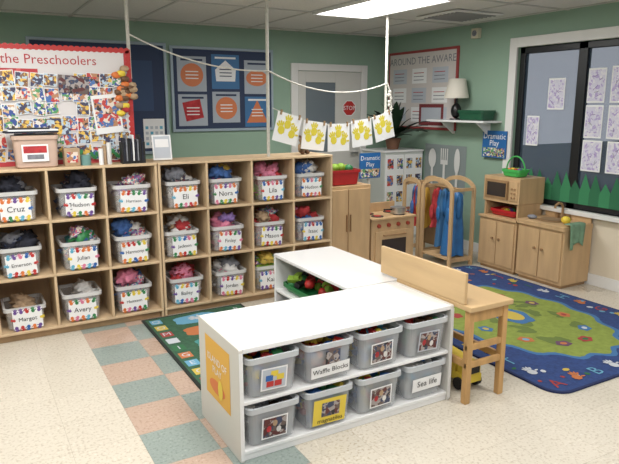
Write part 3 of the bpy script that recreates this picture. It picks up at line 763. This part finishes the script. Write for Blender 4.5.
# ------------------------------------------------------------------ on top of the cubbies
CT=1.158
b=B(); PR=mat('board_red_pink',(186,66,72),.8)
b.box(-.22,1.12,4.56,4.575,CT,1.95,PR)
p=B(); p.M=FR('-Y',(0,4.559,0))
BW=mat('board_white_sheet',(214,209,209),.8)
for k in range(10):
    p.add([(-.22+k*.134,1.19,.0002),(-.22+k*.134+.134,1.19,.0002),(-.22+k*.134+.067,1.95,.0002)],[(0,1,2)],mat('board_rose',(206,96,98),.8))
p.rect(-.16,1.80,1.07,1.925,.0008,BW); p.rect(.5,1.19,1.09,1.80,.0008,BW)
p.rect(-.18,1.19,.5,1.74,.0008,BW)
for k in range(36): p.ell(-.2+k*.037,1.94,.02,.02,.0009,RED,0,10)
for k in range(20): p.ell(1.1,1.2+k*.038,.02,.02,.0009,RED,0,10)
p.text('Fun With the Preschoolers',.40,1.86,.088,.0015,CR)
q=random.Random(21)
for i in range(14):
    for j in range(6):
        x=-.14+i*.09+q.uniform(-.01,.01); y=1.235+j*.10+q.uniform(-.01,.01)
        if q.random()<.93 and x<1.05:
            w_,h_,a_=q.uniform(.072,.098),q.uniform(.07,.10),q.uniform(-.15,.15)
            p.rrect(x,y,w_+.008,h_+.008,.001+.0002*(i+j*14),PAPER,a_); p.rrect(x,y,w_,h_,.0011+.0002*(i+j*14),q.choice(PH),a_)
p.rrect(.93,1.50,.19,.27,.020,PAPER,.1); p.rrect(.93,1.51,.165,.2,.0202,PH[0],.1)
p.rrect(.72,1.70,.2,.12,.020,PHD,-.06); p.rrect(.6,1.42,.15,.11,.020,PH[2],.05)
CLU=[ORANGE,YEL,BROWN,TANC,CR,TANC]
for k in range(24):
    a=q.uniform(0,6.28);d=q.uniform(0,.1); p.lump((1.05+.9*d*math.cos(a),1.66+1.8*d*math.sin(a),.026),(.034,.024,.018),q.choice(CLU),.3,2,8,k)
for k in range(20): p.ell(.6+k*.022,1.2+q.uniform(-.01,.04),.022,.014,.022+.0003*k,GREEN,q.uniform(0,3),8)
group('trifold_photo_board',[('board',b,.002),('photos',p,0)])
b=B(); hollow_bin(b,.43,4.42,CT+.001,.14,.07,.21,mat('peach_plastic',(200,172,156),.5,alpha=.9),.9,.008)
for k in range(5): b.box(.31,.55,4.375+k*.018,4.387+k*.018,CT+.02,CT+.2+.012*(k%3),[PAPER,TANC,GREYC,PAPER,BROWN][k])
b.M=FR('-Y',(.42,4.345,CT+.1)); b.rect(-.08,-.055,.08,.055,0,PAPER); b.rect(-.07,-.0,.07,.045,.001,CR); b.rect(-.05,-.04,.05,-.01,.001,GREYC); b.make('storage_tub')
b=B(); b.M=Matrix.Translation((.42,4.43,CT+.228))@Matrix.Rotation(.06,4,'Z'); b.box(-.17,.15,-.07,.06,0,.012,DARKC); b.box(-.15,.15,-.06,.06,.012,.022,PAPER); b.box(-.14,.1,-.05,.05,.022,.03,BLACK); b.make('clipboard_stack')
b=B()
b.box(.98,1.14,4.37,4.46,CT+.001,CT+.15,BLACK)
for k in range(9):
    x=.99+.0155*k; b.box(x,x+.009,4.36,4.45,CT+.02,CT+.18+.02*math.sin(k*2),[DARKC,GREYC,BLACK,DARKC,PAPER][k%5])
b.make('desk_file_holder')
b=B()
for k in range(3): b.cyl((.84+k*.028,4.40+.02*(k%2),CT),(.84+k*.028,4.40+.02*(k%2),CT+.11+.02*k),.016,.016,[PAPER,TANC,WHITEC][k],12)
b.cyl((.74,4.42,CT),(.74,4.42,CT+.07),.035,.035,mat('jar_teal',(110,150,146),.3),18); b.make('craft_supplies')
b=B(); b.box(.60,.70,4.38,4.47,CT,CT+.12,TANC); b.M=FR('-Y',(.65,4.378,CT+.06)); b.rect(-.035,-.035,.035,.035,0,PH[0]); b.make('small_box',.004)
b=B(); b.M=FR('-Y',(1.29,4.47,CT+.10))@Matrix.Rotation(-.15,4,'X'); b.box(-.07,.07,-.092,.09,-.006,0,PAPER); b.rect(-.06,-.08,.06,.08,.001,GREYP); b.rect(-.05,.0,.05,.06,.002,PAPER); b.make('picture_card',.0)
def bear(x,y,m,m2,s=1):
    b=B(); b.M=Matrix.Translation((x,y,CT))@Matrix.Scale(s,4)
    b.lump((0,0,.047),(.04,.035,.048),m,.1,2,14,1); b.lump((0,-.005,.117),(.032,.03,.032),m,.05,2,14,2); b.lump((0,-.032,.11),(.013,.012,.01),m2,0,2,8)
    for s_ in (-1,1):
        b.lump((.025*s_,-.003,.147),(.012,.01,.012),m2,0,2,8); b.lump((.04*s_,-.02,.06),(.014,.014,.03),m,0,2,8); b.lump((.023*s_,-.04,.018),(.018,.032,.017),m2,0,2,8); b.lump((.011*s_,-.034,.124),(.004,.004,.004),BLACK,0,2,6)
    b.make('teddy_bear')
bear(2.50,4.52,TANC,BROWN)
b=B(); hollow_bin(b,.06,4.43,CT+.001,.12,.07,.12,mat('straw_basket',(170,136,90),.8,var=.2,vscale=60),.85,.006)
for k in range(9): b.lump((.06+R.uniform(-.07,.07),4.43+R.uniform(-.03,.03),CT+.12+R.uniform(0,.03)),(.035,.03,.03),[CR,CB,CY,CP,WHITEC][k%5],.2,2,10,k)
b.make('toy_basket')

# ------------------------------------------------------------------ hanging rods + rope + banner
ROD=mat('twine_wrapped_rod',(196,193,184),.8,var=.1,vscale=60)
b=B(); b.cyl((1.125,4.62,1.75),(1.125,4.62,ZC),.013,.013,ROD,10); b.make('hanging_pole')
b=B(); b.cyl((2.135,4.42,CT),(2.135,4.42,ZC),.013,.013,ROD,10); b.make('hanging_pole')
b=B(); b.cyl((3.50,4.72,1.42),(3.50,4.72,ZC),.012,.012,ROD,10); b.make('hanging_pole')
b=B()
def rope(a,c,sag,n=14):
    a=Vector(a);c=Vector(c); return [a.lerp(c,i/n)+Vector((0,0,-sag*4*(i/n)*(1-i/n))) for i in range(n+1)]
b.tube(rope((1.125,4.60,2.06),(2.135,4.40,1.82),.07),.006,ROD,6); b.tube(rope((2.135,4.40,1.82),(3.50,4.70,1.76),.12),.006,ROD,6)
b.tube([(3.5,4.70,1.76),(3.53,4.68,1.65),(3.54,4.68,1.5)],.006,ROD,6)
for k in range(8): b.lump((3.52+R.uniform(-.02,.02),4.69,1.47+k*.03),(.016,.014,.018),ROD,.3,3,8,k)
b.make('hanging_rope')
b=B(); P=rope((2.15,4.37,1.54),(3.54,4.65,1.53),.14,20); b.tube(P,.003,ROD,6)
YM=mat('yellow_paint',(214,198,64),.7)
for k in range(5):
    t=(k+.5)/5; i=t*20; a=P[int(i)]; c=P[min(20,int(i)+1)]; o=a.lerp(c,i-int(i)); o=Vector((o.x,o.y-.012,o.z-(.105,.10,.10,.09,.11)[k]))
    tilt=(-.26,-.13,.0,.10,.22)[k]
    b.M=FR('-Y',tuple(o))@Matrix.Rotation(tilt,4,'Z')@Matrix.Rotation(.1,4,'Y')
    b.box(-.118,.118,-.125,.11,-.002,0,PAPER)
    for x in (-.09,.09): b.box(x-.007,x+.007,.085,.125,-.004,.008,WOODI)
    for (x,y,a_) in ((-.055,-.03,.35),(.05,-.04,-.3),(-.005,.025,.0)): b.hand(x,y,.12,.001+.02*abs(x)*.5,YM,a_)
b.make('handprint_banner')

# ------------------------------------------------------------------ world, camera
w=bpy.data.worlds.new('world'); scene.world=w; w.use_nodes=True
bg=w.node_tree.nodes['Background']; bg.inputs[0].default_value=(.84,.89,1,1); bg.inputs[1].default_value=.5
cam=bpy.data.cameras.new('camera'); co=bpy.data.objects.new('camera',cam); scene.collection.objects.link(co); scene.camera=co
cam.sensor_width=36; cam.lens=610/619*36; cam.clip_start=.05
co.location=(0,0,1.57)
pitch=math.atan(128/610); co.rotation_euler=(math.pi/2-pitch,0,-math.radians(29.6))
scene.view_settings.view_transform='Standard'
scene.view_settings.exposure=0
